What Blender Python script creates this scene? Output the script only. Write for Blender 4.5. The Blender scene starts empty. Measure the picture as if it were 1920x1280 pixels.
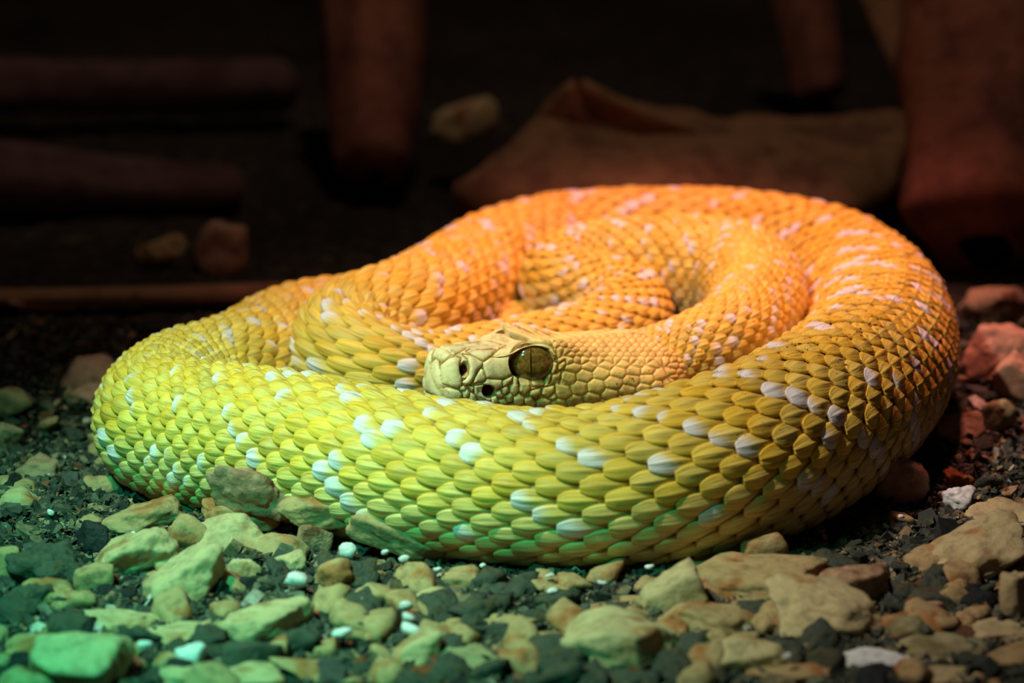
import bpy, math
import numpy as np
from mathutils import Vector, Euler, noise as mnoise

# ------------------------------------------------------------------ camera, world, lights, exposure
S = 0.01                      # everything below is worked out in centimetres
CAM_H, PITCH, LENS = 29.2, math.radians(17.0), 100.0
FPX = 1920 * LENS / 36.0
sc = bpy.context.scene
cam_data = bpy.data.cameras.new('camera')
cam = bpy.data.objects.new('camera', cam_data)
sc.collection.objects.link(cam)
cam.location = (0, 0, CAM_H * S)
cam.rotation_euler = (math.pi / 2 - PITCH, 0, 0)
cam_data.lens = LENS
cam_data.sensor_width = 36
cam_data.clip_start = 0.01
cam_data.clip_end = 50
cam_data.dof.use_dof = True
cam_data.dof.focus_distance = 0.822
cam_data.dof.aperture_fstop = 8.8
sc.camera = cam

world = bpy.data.worlds.new('world')
sc.world = world
world.use_nodes = True
world.node_tree.nodes['Background'].inputs[0].default_value = (0.34, 0.22, 0.28, 1)
world.node_tree.nodes['Background'].inputs[1].default_value = 0.045

def spot(name, loc, target, col, watts, size_deg, blend, radius):
    d = bpy.data.lights.new(name, 'SPOT')
    d.color = col; d.energy = watts; d.spot_size = math.radians(size_deg); d.spot_blend = blend
    d.shadow_soft_size = radius * S
    o = bpy.data.objects.new(name, d)
    sc.collection.objects.link(o)
    o.location = Vector(loc) * S
    o.rotation_euler = (Vector(target) - Vector(loc)).to_track_quat('-Z', 'Y').to_euler()
    return o

# white terrarium lamp high up, an orange heat lamp behind, a cyan-green tube at the front left
spot('white_lamp', (-25, 61, 58), (2.5, 79.5, 0), (1.0, 0.88, 0.74), 13.3, 38.5, 1.0, 1.2)
spot('orange_lamp', (10, 98, 48), (6, 93, 2), (1.0, 0.33, 0.27), 11.5, 42, 0.85, 2.5)
spot('green_lamp', (-22, 48, 42), (-11, 68.5, 0), (0.05, 1.0, 0.60), 11.5, 43, 1.0, 2.0)
spot('background_fill', (6, 96, 95), (2, 136, 0), (1.0, 0.70, 0.50), 4.2, 78, 1.0, 3.0)  # added dim warm fill to lift the background, not a lamp of the enclosure

sc.view_settings.view_transform = 'Standard'
sc.view_settings.look = 'None'
sc.view_settings.gamma = 1.0
sc.view_settings.use_curve_mapping = False
sc.view_settings.exposure = 0.0

# ------------------------------------------------------------------ helpers
rng = np.random.default_rng(7)
F_ = np.array([0, math.cos(PITCH), -math.sin(PITCH)])
U_ = np.array([0, math.sin(PITCH), math.cos(PITCH)])
R_ = np.array([1.0, 0, 0])
CAM = np.array([0, 0, CAM_H])

def ray(px, py):
    return F_ + R_ * ((px - 960) / FPX) + U_ * ((640 - py) / FPX)

def at_z(px, py, z):          # the point of height z (cm) seen at that pixel
    d = ray(px, py)
    return CAM + d * ((z - CAM_H) / d[2])

def at_y(px, py, y):
    d = ray(px, py)
    return CAM + d * (y / d[1])

def project(P):
    Q = P - CAM
    w = Q @ F_
    return 960 + FPX * (Q @ R_) / w, 640 - FPX * (Q @ U_) / w

def add_mesh(name, V, Fc, mat, parent=None, origin=None, col=None, uv=None, smooth=True, extra=None):
    V = np.asarray(V, float)
    org = np.zeros(3) if origin is None else np.asarray(origin, float)
    me = bpy.data.meshes.new(name)
    Fa = np.asarray(Fc)
    me.vertices.add(len(V))
    me.vertices.foreach_set('co', ((V - org) * S).astype(np.float32).ravel())
    n, k = Fa.shape
    me.loops.add(n * k)
    me.loops.foreach_set('vertex_index', Fa.astype(np.int32).ravel())
    me.polygons.add(n)
    me.polygons.foreach_set('loop_start', np.arange(0, n * k, k, dtype=np.int32))
    me.polygons.foreach_set('loop_total', np.full(n, k, dtype=np.int32))
    me.polygons.foreach_set('use_smooth', np.full(n, smooth, dtype=bool))
    if col is not None:
        a = me.color_attributes.new('Col', 'FLOAT_COLOR', 'POINT')
        c = np.ones((len(V), 4), np.float32); c[:, :3] = col
        a.data.foreach_set('color', c.ravel())
    if uv is not None:
        a = me.attributes.new('grain', 'FLOAT_VECTOR', 'POINT')
        a.data.foreach_set('vector', np.asarray(uv, np.float32).ravel())
    me.materials.append(mat)
    me.update(calc_edges=True)
    me.validate()
    o = bpy.data.objects.new(name, me)
    sc.collection.objects.link(o)
    if parent is not None:
        o.parent = parent
    else:
        o.location = org * S
    return o

def tag(o, label=None, cat=None, group=None, kind=None):
    if label: o['label'] = label
    if cat: o['category'] = cat
    if group: o['group'] = group
    if kind: o['kind'] = kind
    return o

def new_mat(name):
    m = bpy.data.materials.new(name)
    m.use_nodes = True
    nt = m.node_tree
    return m, nt, nt.nodes['Principled BSDF']

def nd(nt, typ, **kw):
    n = nt.nodes.new(typ)
    for k, v in kw.items():
        if k in n.inputs.keys(): n.inputs[k].default_value = v
        else: setattr(n, k, v)
    return n

def ramp(nt, fac, stops):
    r = nt.nodes.new('ShaderNodeValToRGB')
    el = r.color_ramp.elements
    while len(el) < len(stops): el.new(0.5)
    for e, (p, c) in zip(el, stops):
        e.position = p; e.color = (*c, 1) if len(c) == 3 else c
    nt.links.new(fac, r.inputs[0])
    return r

def stone_mat(name, base, rust, dark, scale=1.0, rough=0.85, bump=0.5, mott=0.55, spec=0.25):
    m, nt, b = new_mat(name)
    L = nt.links.new
    tc = nd(nt, 'ShaderNodeTexCoord')
    oi = nd(nt, 'ShaderNodeObjectInfo')
    add = nd(nt, 'ShaderNodeVectorMath', operation='ADD')
    mul = nd(nt, 'ShaderNodeVectorMath', operation='SCALE'); mul.inputs['Scale'].default_value = 7.0
    comb = nd(nt, 'ShaderNodeCombineXYZ')
    for i in range(3): L(oi.outputs['Random'], comb.inputs[i])
    L(comb.outputs[0], mul.inputs[0]); L(tc.outputs['Object'], add.inputs[0]); L(mul.outputs[0], add.inputs[1])
    n1 = nd(nt, 'ShaderNodeTexNoise'); n1.inputs['Scale'].default_value = 90 * scale; n1.inputs['Detail'].default_value = 5
    n2 = nd(nt, 'ShaderNodeTexNoise'); n2.inputs['Scale'].default_value = 260 * scale; n2.inputs['Detail'].default_value = 6; n2.inputs['Roughness'].default_value = 0.65
    L(add.outputs[0], n1.inputs['Vector']); L(add.outputs[0], n2.inputs['Vector'])
    r1 = ramp(nt, n1.outputs[0], [(0.0, base), (mott, base), (mott + 0.12, rust), (1, dark)])
    r2 = ramp(nt, n2.outputs[0], [(0.25, (0.45,) * 3), (0.5, (0.95,) * 3), (0.75, (1.15,) * 3)])
    mx = nd(nt, 'ShaderNodeMix', data_type='RGBA', blend_type='MULTIPLY'); mx.inputs[0].default_value = 1.0
    L(r1.outputs[0], mx.inputs[6]); L(r2.outputs[0], mx.inputs[7])
    L(mx.outputs[2], b.inputs['Base Color'])
    b.inputs['Roughness'].default_value = rough
    b.inputs['Specular IOR Level'].default_value = spec
    bp = nd(nt, 'ShaderNodeBump'); bp.inputs['Strength'].default_value = bump; bp.inputs['Distance'].default_value = 0.0015
    L(n2.outputs[0], bp.inputs['Height']); L(bp.outputs[0], b.inputs['Normal'])
    return m

M_tan = stone_mat('tan_limestone', (0.44, 0.31, 0.15), (0.40, 0.17, 0.06), (0.22, 0.09, 0.03), mott=0.52)
M_pale = stone_mat('pale_limestone', (0.54, 0.43, 0.23), (0.42, 0.22, 0.08), (0.30, 0.13, 0.05), mott=0.55)
M_brown = stone_mat('brown_rock', (0.42, 0.27, 0.16), (0.20, 0.08, 0.04), (0.09, 0.05, 0.03), mott=0.5, bump=0.8)
M_pink = stone_mat('pink_rock', (0.52, 0.29, 0.19), (0.42, 0.18, 0.11), (0.25, 0.09, 0.05), mott=0.6)
M_olive = stone_mat('olive_pebble', (0.33, 0.30, 0.16), (0.22, 0.18, 0.08), (0.10, 0.09, 0.05), mott=0.5)
M_clod = stone_mat('dark_soil_clod', (0.085, 0.10, 0.075), (0.13, 0.11, 0.06), (0.02, 0.02, 0.02), scale=1.8, bump=1.0, mott=0.52, rough=0.95)
M_coal = stone_mat('black_charcoal', (0.020, 0.024, 0.026), (0.03, 0.03, 0.03), (0.01, 0.01, 0.01), bump=0.8, rough=0.6)
M_white = stone_mat('white_perlite', (0.80, 0.80, 0.80), (0.70, 0.70, 0.72), (0.45, 0.45, 0.47), scale=1.5, mott=0.6, rough=0.7)
M_rust = stone_mat('rusty_bark_crumb', (0.42, 0.13, 0.04), (0.28, 0.08, 0.03), (0.10, 0.03, 0.02), scale=2, bump=1.0, mott=0.5)
M_wood = stone_mat('weathered_wood', (0.30, 0.17, 0.09), (0.20, 0.10, 0.06), (0.10, 0.05, 0.03), scale=0.4, mott=0.5)
M_redwood = stone_mat('red_driftwood', (0.26, 0.105, 0.065), (0.18, 0.07, 0.05), (0.10, 0.03, 0.03), scale=0.4, mott=0.5)

# soil under everything
def soil_mat():
    m, nt, b = new_mat('soil')
    L = nt.links.new
    tc = nd(nt, 'ShaderNodeTexCoord')
    n1 = nd(nt, 'ShaderNodeTexNoise'); n1.inputs['Scale'].default_value = 200; n1.inputs['Detail'].default_value = 6
    n2 = nd(nt, 'ShaderNodeTexNoise'); n2.inputs['Scale'].default_value = 7; n2.inputs['Detail'].default_value = 3
    L(tc.outputs['Object'], n1.inputs['Vector']); L(tc.outputs['Object'], n2.inputs['Vector'])
    r = ramp(nt, n1.outputs[0], [(0.3, (0.012, 0.012, 0.010)), (0.55, (0.045, 0.040, 0.030)), (0.75, (0.13, 0.10, 0.06))])
    r2 = ramp(nt, n2.outputs[0], [(0.35, (0.6,) * 3), (0.65, (1.2,) * 3)])
    mx = nd(nt, 'ShaderNodeMix', data_type='RGBA', blend_type='MULTIPLY'); mx.inputs[0].default_value = 1.0
    L(r.outputs[0], mx.inputs[6]); L(r2.outputs[0], mx.inputs[7]); L(mx.outputs[2], b.inputs['Base Color'])
    b.inputs['Roughness'].default_value = 0.95; b.inputs['Specular IOR Level'].default_value = 0.1
    bp = nd(nt, 'ShaderNodeBump'); bp.inputs['Strength'].default_value = 1.0; bp.inputs['Distance'].default_value = 0.003
    L(n1.outputs[0], bp.inputs['Height']); L(bp.outputs[0], b.inputs['Normal'])
    return m
M_soil = soil_mat()

def mulch_mat():
    m, nt, b = new_mat('mulch_chips')
    L = nt.links.new
    a = nd(nt, 'ShaderNodeVertexColor', layer_name='Col')
    tc = nd(nt, 'ShaderNodeTexCoord')
    n1 = nd(nt, 'ShaderNodeTexNoise'); n1.inputs['Scale'].default_value = 500; n1.inputs['Detail'].default_value = 3
    L(tc.outputs['Object'], n1.inputs['Vector'])
    r2 = ramp(nt, n1.outputs[0], [(0.3, (0.5,) * 3), (0.7, (1.3,) * 3)])
    mx = nd(nt, 'ShaderNodeMix', data_type='RGBA', blend_type='MULTIPLY'); mx.inputs[0].default_value = 1.0
    L(a.outputs[0], mx.inputs[6]); L(r2.outputs[0], mx.inputs[7]); L(mx.outputs[2], b.inputs['Base Color'])
    b.inputs['Roughness'].default_value = 0.7; b.inputs['Specular IOR Level'].default_value = 0.35
    return m
M_mulch = mulch_mat()

def snake_mat():
    m, nt, b = new_mat('snake_skin')
    L = nt.links.new
    a = nd(nt, 'ShaderNodeVertexColor', layer_name='Col')
    g = nd(nt, 'ShaderNodeAttribute', attribute_name='grain')
    n1 = nd(nt, 'ShaderNodeTexNoise'); n1.inputs['Scale'].default_value = 1.0; n1.inputs['Detail'].default_value = 4; n1.inputs['Roughness'].default_value = 0.6
    L(g.outputs['Vector'], n1.inputs['Vector'])
    r2 = ramp(nt, n1.outputs[0], [(0.30, (0.52, 0.44, 0.32)), (0.5, (0.97,) * 3), (0.72, (1.08,) * 3)])
    mx = nd(nt, 'ShaderNodeMix', data_type='RGBA', blend_type='MULTIPLY'); mx.inputs[0].default_value = 0.9
    L(a.outputs[0], mx.inputs[6]); L(r2.outputs[0], mx.inputs[7])
    # specks of dirt
    tc = nd(nt, 'ShaderNodeTexCoord')
    v = nd(nt, 'ShaderNodeTexNoise'); v.inputs['Scale'].default_value = 800; v.inputs['Detail'].default_value = 2
    w = nd(nt, 'ShaderNodeTexNoise'); w.inputs['Scale'].default_value = 14; w.inputs['Detail'].default_value = 2
    L(tc.outputs['Object'], v.inputs['Vector']); L(tc.outputs['Object'], w.inputs['Vector'])
    s = nd(nt, 'ShaderNodeMath', operation='MULTIPLY'); L(v.outputs[0], s.inputs[0]); L(w.outputs[0], s.inputs[1])
    r3 = ramp(nt, s.outputs[0], [(0.0, (1, 1, 1)), (0.425, (1, 1, 1)), (0.455, (0.12, 0.08, 0.03))])
    mx2 = nd(nt, 'ShaderNodeMix', data_type='RGBA', blend_type='MULTIPLY'); mx2.inputs[0].default_value = 1.0
    L(mx.outputs[2], mx2.inputs[6]); L(r3.outputs[0], mx2.inputs[7])
    L(mx2.outputs[2], b.inputs['Base Color'])
    b.inputs['Roughness'].default_value = 0.5
    b.inputs['Specular IOR Level'].default_value = 0.35
    b.inputs['Subsurface Weight'].default_value = 0.0
    bp = nd(nt, 'ShaderNodeBump'); bp.inputs['Strength'].default_value = 0.55; bp.inputs['Distance'].default_value = 0.0006
    L(n1.outputs[0], bp.inputs['Height']); L(bp.outputs[0], b.inputs['Normal'])
    return m
M_snake = snake_mat()

def eye_mat():
    m, nt, b = new_mat('snake_iris')
    L = nt.links.new
    tc = nd(nt, 'ShaderNodeTexCoord')
    n1 = nd(nt, 'ShaderNodeTexNoise'); n1.inputs['Scale'].default_value = 900; n1.inputs['Detail'].default_value = 5
    L(tc.outputs['Object'], n1.inputs['Vector'])
    r = ramp(nt, n1.outputs[0], [(0.3, (0.09, 0.048, 0.008)), (0.55, (0.20, 0.125, 0.022)), (0.8, (0.36, 0.25, 0.06))])
    L(r.outputs[0], b.inputs['Base Color'])
    b.inputs['Roughness'].default_value = 0.12; b.inputs['Specular IOR Level'].default_value = 0.6
    b.inputs['Coat Weight'].default_value = 0.6; b.inputs['Coat Roughness'].default_value = 0.03
    return m
M_eye = eye_mat()
def plain(name, col, rough=0.6, spec=0.3):
    m, nt, b = new_mat(name)
    n = nd(nt, 'ShaderNodeTexNoise'); n.inputs['Scale'].default_value = 300
    r = ramp(nt, n.outputs[0], [(0.3, tuple(c * 0.8 for c in col)), (0.7, tuple(min(1, c * 1.15) for c in col))])
    nt.links.new(r.outputs[0], b.inputs['Base Color'])
    b.inputs['Roughness'].default_value = rough; b.inputs['Specular IOR Level'].default_value = spec
    return m
M_pupil = plain('pupil_black', (0.015, 0.008, 0.004), 0.2, 0.5)
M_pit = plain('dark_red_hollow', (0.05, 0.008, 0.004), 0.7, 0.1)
M_darkwood = stone_mat('dark_purple_wood', (0.13, 0.075, 0.075), (0.10, 0.05, 0.05), (0.05, 0.03, 0.03), scale=0.4, mott=0.5)
M_dark = stone_mat('dark_enclosure_wall', (0.035, 0.016, 0.022), (0.03, 0.01, 0.014), (0.015, 0.008, 0.012), scale=0.2)

def fbm2(x, y, seed=0.0):
    return np.array([mnoise.fractal(Vector((a, b, seed)), 1.0, 2.0, 4) for a, b in zip(x.ravel(), y.ravel())]).reshape(x.shape)

# ------------------------------------------------------------------ setting: soil and back wall
gx, gy = np.meshgrid(np.linspace(-62, 62, 250), np.linspace(52, 182, 260))
gz = 0.25 * fbm2(gx * 0.16, gy * 0.16) + 0.12 * fbm2(gx * 0.8, gy * 0.8, 3.0) - 0.15
def grid_faces(ny, nx):
    i = np.arange(ny - 1)[:, None] * nx + np.arange(nx - 1)[None, :]
    i = i.ravel()
    return np.stack([i, i + 1, i + nx + 1, i + nx], 1)
V = np.stack([gx.ravel(), gy.ravel(), gz.ravel()], 1)
tag(add_mesh('floor', V, grid_faces(260, 250), M_soil), 'dark brown soil floor of the enclosure', kind='structure')
def box(c, h, rotz=0.0):
    c = np.array(c, float); h = np.array(h, float)
    v = np.array([[x, y, z] for x in (-1, 1) for y in (-1, 1) for z in (-1, 1)], float) * h
    cr, sr = math.cos(rotz), math.sin(rotz)
    v = np.stack([v[:, 0] * cr - v[:, 1] * sr, v[:, 0] * sr + v[:, 1] * cr, v[:, 2]], 1) + c
    f = [(0, 1, 3, 2), (4, 6, 7, 5), (0, 4, 5, 1), (2, 3, 7, 6), (0, 2, 6, 4), (1, 5, 7, 3)]
    return v, f
v, f = box((0, 185, 40), (64, 3, 45))
tag(add_mesh('wall_back', v, f, M_dark, smooth=False), 'dark back wall of the enclosure', kind='structure')

for sx_, nm_ in ((-1, 'wall_left'), (1, 'wall_right')):
    v, f = box((sx_ * 65, 115, 40), (3, 73, 45))
    tag(add_mesh(nm_, v, f, M_dark, smooth=False), ('dark left side wall of the enclosure' if sx_ < 0 else 'dark right side wall of the enclosure'), kind='structure')

# ------------------------------------------------------------------ the snake
CP = [  # px, py, height z, radius; from the tail tip to the neck
    (1375, 620, 1.9, 0.3), (1325, 565, 2.4, 1.2), (1255, 550, 2.4, 1.6), (1160, 590, 1.4, 1.3), (1030, 640, 1.2, 1.25), (860, 640, 1.4, 1.5),
    (700, 620, 1.7, 1.75), (570, 640, 1.9, 1.9), (450, 712, 2.0, 2.0), (345, 748, 2.05, 2.05), (306, 795, 2.1, 2.08),
    (368, 812, 2.1, 2.1), (470, 830, 2.1, 2.14), (600, 851, 2.1, 2.14), (850, 898, 2.12, 2.10), (1080, 916, 2.15, 2.13),
    (1290, 886, 2.3, 2.38), (1455, 830, 2.4, 2.48), (1570, 760, 2.45, 2.5), (1645, 672, 2.4, 2.42), (1636, 585, 2.35, 2.35), (1537, 512, 2.3, 2.3),
    (1380, 480, 2.3, 2.25), (1200, 474, 2.3, 2.2), (1060, 478, 2.3, 2.15), (945, 505, 2.4, 2.1), (852, 556, 2.6, 2.0),
    (752, 604, 3.0, 1.9), (670, 625, 3.1, 1.8), (640, 660, 2.9, 1.7), (700, 700, 2.5, 1.62), (800, 715, 2.1, 1.55), (900, 700, 2.1, 1.5),
    (1010, 676, 2.2, 1.45), (1100, 650, 2.3, 1.45), (1175, 612, 2.5, 1.45), (1172, 572, 2.8, 1.45), (1100, 550, 3.0, 1.4),
    (1040, 530, 3.2, 1.35), (1080, 504, 3.4, 1.4), (1180, 500, 3.5, 1.6), (1300, 510, 3.5, 1.85), (1385, 525, 3.5, 1.85),
    (1418, 555, 3.4, 1.65), (1402, 602, 3.3, 1.42), (1350, 640, 3.2, 1.28)]
SN = at_y(812, 706, 79.6); BK = at_y(1292, 688, 84.6)         # tip of the snout, root of the neck
fx = SN - BK; HL = np.linalg.norm(fx); fx /= HL
cp3 = np.array([list(at_z(a, b, z)) + [r] for a, b, z, r in CP] + [list(SN - fx * 8.0) + [1.22], list(SN - fx * 6.4) + [1.05]])
def catmull(P, n=24):
    out = []
    Pp = np.vstack([2 * P[0] - P[1], P, 2 * P[-1] - P[-2]])
    for i in range(len(P) - 1):
        p0, p1, p2, p3 = Pp[i:i + 4]
        d = [max(np.linalg.norm((b - a)[:3]), 1e-6) ** 0.5 for a, b in ((p0, p1), (p1, p2), (p2, p3))]
        t0, t1 = 0, d[0]; t2 = t1 + d[1]; t3 = t2 + d[2]
        for k in range(n):
            t = t1 + (t2 - t1) * k / n
            a1 = (t1 - t) / (t1 - t0) * p0 + (t - t0) / (t1 - t0) * p1
            a2 = (t2 - t) / (t2 - t1) * p1 + (t - t1) / (t2 - t1) * p2
            a3 = (t3 - t) / (t3 - t2) * p2 + (t - t2) / (t3 - t2) * p3
            b1 = (t2 - t) / (t2 - t0) * a1 + (t - t0) / (t2 - t0) * a2
            b2 = (t3 - t) / (t3 - t1) * a2 + (t - t1) / (t3 - t1) * a3
            out.append((t2 - t) / (t2 - t1) * b1 + (t - t1) / (t2 - t1) * b2)
    out.append(P[-1])
    return np.array(out)
path = catmull(cp3)
seg = np.r_[0, np.cumsum(np.linalg.norm(np.diff(path[:, :3], axis=0), axis=1))]
LEN = seg[-1]
NA = int(LEN / 0.12)
arc = np.linspace(0, LEN, NA)
C = np.stack([np.interp(arc, seg, path[:, i]) for i in range(4)], 1)
ker = np.ones(7) / 7
for _ in range(3):
    Cp = np.vstack([np.repeat(C[:1], 3, 0), C, np.repeat(C[-1:], 3, 0)])
    C = np.stack([np.convolve(Cp[:, i], ker, 'valid') for i in range(4)], 1)
T = np.gradient(C[:, :3], axis=0); T /= np.linalg.norm(T, axis=1)[:, None]
N = np.array([0, 0, 1.0]) - T * T[:, 2:3]; N /= np.linalg.norm(N, axis=1)[:, None]
B = np.cross(T, N)
def tube(a, ph, h):
    """surface point at arc a, angle ph from the spine, height h over the skin"""
    sh = a.shape
    a = a.ravel(); ph = ph.ravel(); h = h.ravel()
    g = [np.interp(a, arc, Mx[:, i]) for Mx in (C[:, :3], N, B) for i in range(3)]
    c = np.stack(g[0:3], 1); n = np.stack(g[3:6], 1); b = np.stack(g[6:9], 1)
    r = np.interp(a, arc, C[:, 3])
    sq = 1.0 + 0.02 * np.cos(2 * ph)
    rr = (r * sq + h)
    p = c + n * (np.cos(ph) * rr)[:, None] + b * (np.sin(ph) * rr)[:, None]
    return p.reshape(*sh, 3)

verts, faces, cols, grains = [], [], [], []
voff = 0
def push(v, f, c, g):
    global voff
    verts.append(v); faces.append(f + voff); cols.append(c); grains.append(g); voff += len(v)
SKIN = np.array([0.40, 0.34, 0.20])
nph = 120
aa, pp = np.meshgrid(arc[::2], np.linspace(0, 2 * math.pi, nph, endpoint=False), indexing='ij')
v = tube(aa, pp, np.full(aa.shape, -0.03)).reshape(-1, 3)
na = aa.shape[0]
i = (np.arange(na - 1)[:, None] * nph + np.arange(nph)[None, :]).ravel()
j = (np.arange(na - 1)[:, None] * nph + (np.arange(nph) + 1)[None, :] % nph).ravel()
f = np.stack([i, i + nph, j + nph, j], 1)
push(v, f, np.tile(SKIN, (len(v), 1)), np.stack([aa.ravel() * 2, pp.ravel() * 12, np.zeros(aa.size)], 1))
# tail tip is closed by a small fan of quads
# --- scales: rows run along the body, odd rows shifted by half a scale
NR = 34
r_arc = C[:, 3]
dk = 0.455 * np.clip(r_arc, 0.9, 3.0) * np.where(arc > LEN - 22, 0.84, 1.0)
CI = [0, 7, 8, 9, 10, 11, 12, 13, 15, 16, 17, 18, 19, 20, 21, 22, 23, 60]
CM = [1, 0.9, 0.7, 0.5, 0.44, 0.46, 0.62, 0.88, 1, 0.95, 0.8, 0.64, 0.60, 0.66, 0.8, 0.95, 1, 1]
CA = [seg[min(i_ * 24, len(seg) - 1)] for i_ in CI]
comp = np.interp(arc, CA, CM)
dk = dk * comp
kk = np.r_[0, np.cumsum(np.diff(arc) / (0.5 * (dk[1:] + dk[:-1])))]
K = int(kk[-1])
sv = np.array([0.0, 0.12, 0.27, 0.42, 0.57, 0.71, 0.83, 0.92, 0.97, 1.0, 1.0])
tv = np.array([-1, -1, -0.8, -0.5, -0.22, -0.07, 0.07, 0.22, 0.5, 0.8, 1, 1.0])
skt_s = np.zeros(len(sv)); skt_s[-1] = 1
skt_t = np.zeros(len(tv)); skt_t[0] = skt_t[-1] = 1
rows_k, rows_j = np.meshgrid(np.arange(1, K - 1), np.arange(NR), indexing='ij')
kf = rows_k + 0.5 * (rows_j % 2)
a0 = np.interp(kf.ravel(), kk, arc)
j0 = rows_j.ravel().astype(float)
phi0 = (j0 + 0.5) * 2 * math.pi / NR - math.pi
nS = len(a0)
# jitter, size
dk0 = np.interp(a0, arc, dk); r0 = np.interp(a0, arc, r_arc)
Ls = dk0 * (0.97 + 0.55 * np.where(a0 > CA[7], 1 - np.interp(a0, arc, comp), 0) + 0.05 * rng.standard_normal(nS))
Ws = (2 * math.pi * r0 / NR) * (0.75 + 0.03 * rng.standard_normal(nS))
belly = np.clip((np.abs(phi0) - 1.7) / 0.5, 0, 1)
lift = (0.135 + 0.02 * rng.standard_normal(nS)) * (r0 / 2.2)
s = sv[None, :, None]; t = tv[None, None, :]
wprof = np.clip(1 - np.abs((s - 0.54) / 0.50) ** 2.2, 0, 1) ** 0.56
wprof = np.maximum(wprof, 0.25 * (s < 0.5)) + 0.05
a_ = a0[:, None, None] + (0.5 - s) * Ls[:, None, None] + 0 * t
ph_ = phi0[:, None, None] + t * wprof * (Ws / r0)[:, None, None]
prof = -0.03 + s * lift[:, None, None] + 0.075 * np.sin(np.pi * np.clip(s, 0, 1) ** 1.2) * (1 - t ** 2) ** 0.8 * (r0 / 2.2)[:, None, None]
keel = 0.045 * np.exp(-(t / 0.13) ** 2) * np.sin(np.pi * np.clip(s * 0.95, 0, 1)) * (1 - belly)[:, None, None] * (r0 / 2.2)[:, None, None]
# folded ridges beside the keel, different on each scale
phs = rng.uniform(0, 6.28, nS)[:, None, None]
fold = 0.012 * np.sin(t * 9 + phs + s * 2) * s * (1 - t ** 2) * (1 - belly)[:, None, None]
hh = prof + keel + fold
edge = np.maximum(skt_s[None, :, None], skt_t[None, None, :])
hh = np.where(edge > 0, hh - 0.05 - 0.35 * lift[:, None, None], hh)
P = tube(a_ + 0 * ph_, ph_, hh + 0 * ph_)
ns, nt_ = len(sv), len(tv)
gf = grid_faces(ns, nt_)
f = (gf[None] + (np.arange(nS) * ns * nt_)[:, None, None]).reshape(-1, 4)
# colours: yellow scales, white ones edging the chain of dorsal diamonds
yel = np.array([0.88, 0.53, 0.035]); yel2 = np.array([0.86, 0.63, 0.11]); wht = np.array([0.88, 0.85, 0.86])
jd = np.abs(j0 + 0.5 - NR / 2)
kint = (rows_k * 2 + (rows_j % 2)).ravel()
mw = np.mod(kint - np.floor(jd) + (j0 >= NR / 2) + 60, 6)
u = rng.uniform(0, 1, nS)
white = ((mw < 1) & (u < 0.54)) | ((mw == 2) & (u < 0.10)) | (u < 0.02)
white &= (np.abs(phi0) < 2.05)
wa = np.where(white, rng.uniform(0.42, 1.0, nS), 0.0)
mixc = rng.uniform(0, 1, nS)[:, None] * 0.8
basec = yel * (1 - mixc) + yel2 * mixc
basec = basec * (1 + 0.07 * rng.standard_normal(nS))[:, None]
wmask = np.clip((s + 0.25 * np.sin(phs) * t - 0.66 + (wa[:, None, None] - 0.55) * 0.85) * 3.2, 0, 1) * (wa[:, None, None] > 0)
bel = (np.clip((np.abs(phi0) - 1.35) / 0.5, 0, 1) * 0.65)[:, None]
basec = basec * (1 - bel) + np.array([0.74, 0.62, 0.30]) * bel
ctr = 0.30 * (1 - np.abs(t)) * np.sin(np.pi * np.clip(s, 0, 1)) * rng.uniform(0.2, 1.2, nS)[:, None, None]
b4 = basec[:, None, None, :] * (1 - ctr[..., None]) + np.array([0.90, 0.80, 0.38]) * ctr[..., None]
cc = b4 * (1 - wmask[..., None]) + wht * wmask[..., None]
cc = np.broadcast_to(cc, (nS, ns, nt_, 3)).copy()
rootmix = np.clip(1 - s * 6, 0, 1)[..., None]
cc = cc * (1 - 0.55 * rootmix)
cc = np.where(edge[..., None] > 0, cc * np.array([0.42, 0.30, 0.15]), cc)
grain = np.stack(np.broadcast_arrays(s * 1.1 + 0 * ph_, t * 4.2 + 0 * s + 0 * ph_, np.arange(nS)[:, None, None] * 3.7 + 0 * ph_), -1)
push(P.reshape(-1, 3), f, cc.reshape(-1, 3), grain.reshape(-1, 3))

# --- head: a lofted skull; plates are engraved into it
ly = np.cross(np.array([0, 0, 1.0]), fx); ly /= np.linalg.norm(ly)      # +ly = the snake's left, turned to the camera
if ly[1] > 0: ly = -ly
uz = np.cross(ly, fx); uz = uz if uz[2] > 0 else -uz
def head_world(x, y, z):     # x: cm behind the snout tip
    return SN + (-x)[..., None] * fx + y[..., None] * ly + z[..., None] * uz
XS = [0, 0.5, 1.2, 2.2, 3.3, 4.4, 5.5, 6.6, 7.4, 8.2, 8.6, 9.3]
Wd = [0.72, 0.82, 0.92, 1.05, 1.25, 1.50, 1.80, 1.98, 1.85, 1.40, 1.10, 0.85]
Ht = [0.70, 0.82, 0.90, 0.95, 1.00, 1.05, 1.10, 1.15, 1.15, 1.12, 1.0, 0.8]
Hb = [0.85, 0.90, 0.95, 1.0, 1.1, 1.15, 1.2, 1.2, 1.1, 1.1, 1.0, 0.8]
En = [3.6, 3.6, 3.4, 3.2, 3.0, 2.6, 2.3, 2.2, 2.1, 2.0, 2.0, 2.0]
nx_, nth = 430, 460
q = np.linspace(0, 1, nx_)
xs = 9.3 * (q ** 1.2)
cap = np.sqrt(1 - np.clip(1 - xs / 0.34, 0, 1) ** 2.4)
th = np.linspace(0, 2 * math.pi, nth, endpoint=False)
X, TH = np.meshgrid(xs, th, indexing='ij')
w = np.interp(X, XS, Wd); ht = np.interp(X, XS, Ht); hb = np.interp(X, XS, Hb); en = np.interp(X, XS, En)
capg = np.broadcast_to(cap[:, None], X.shape)
ct, st = np.cos(TH), np.sin(TH)
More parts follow.
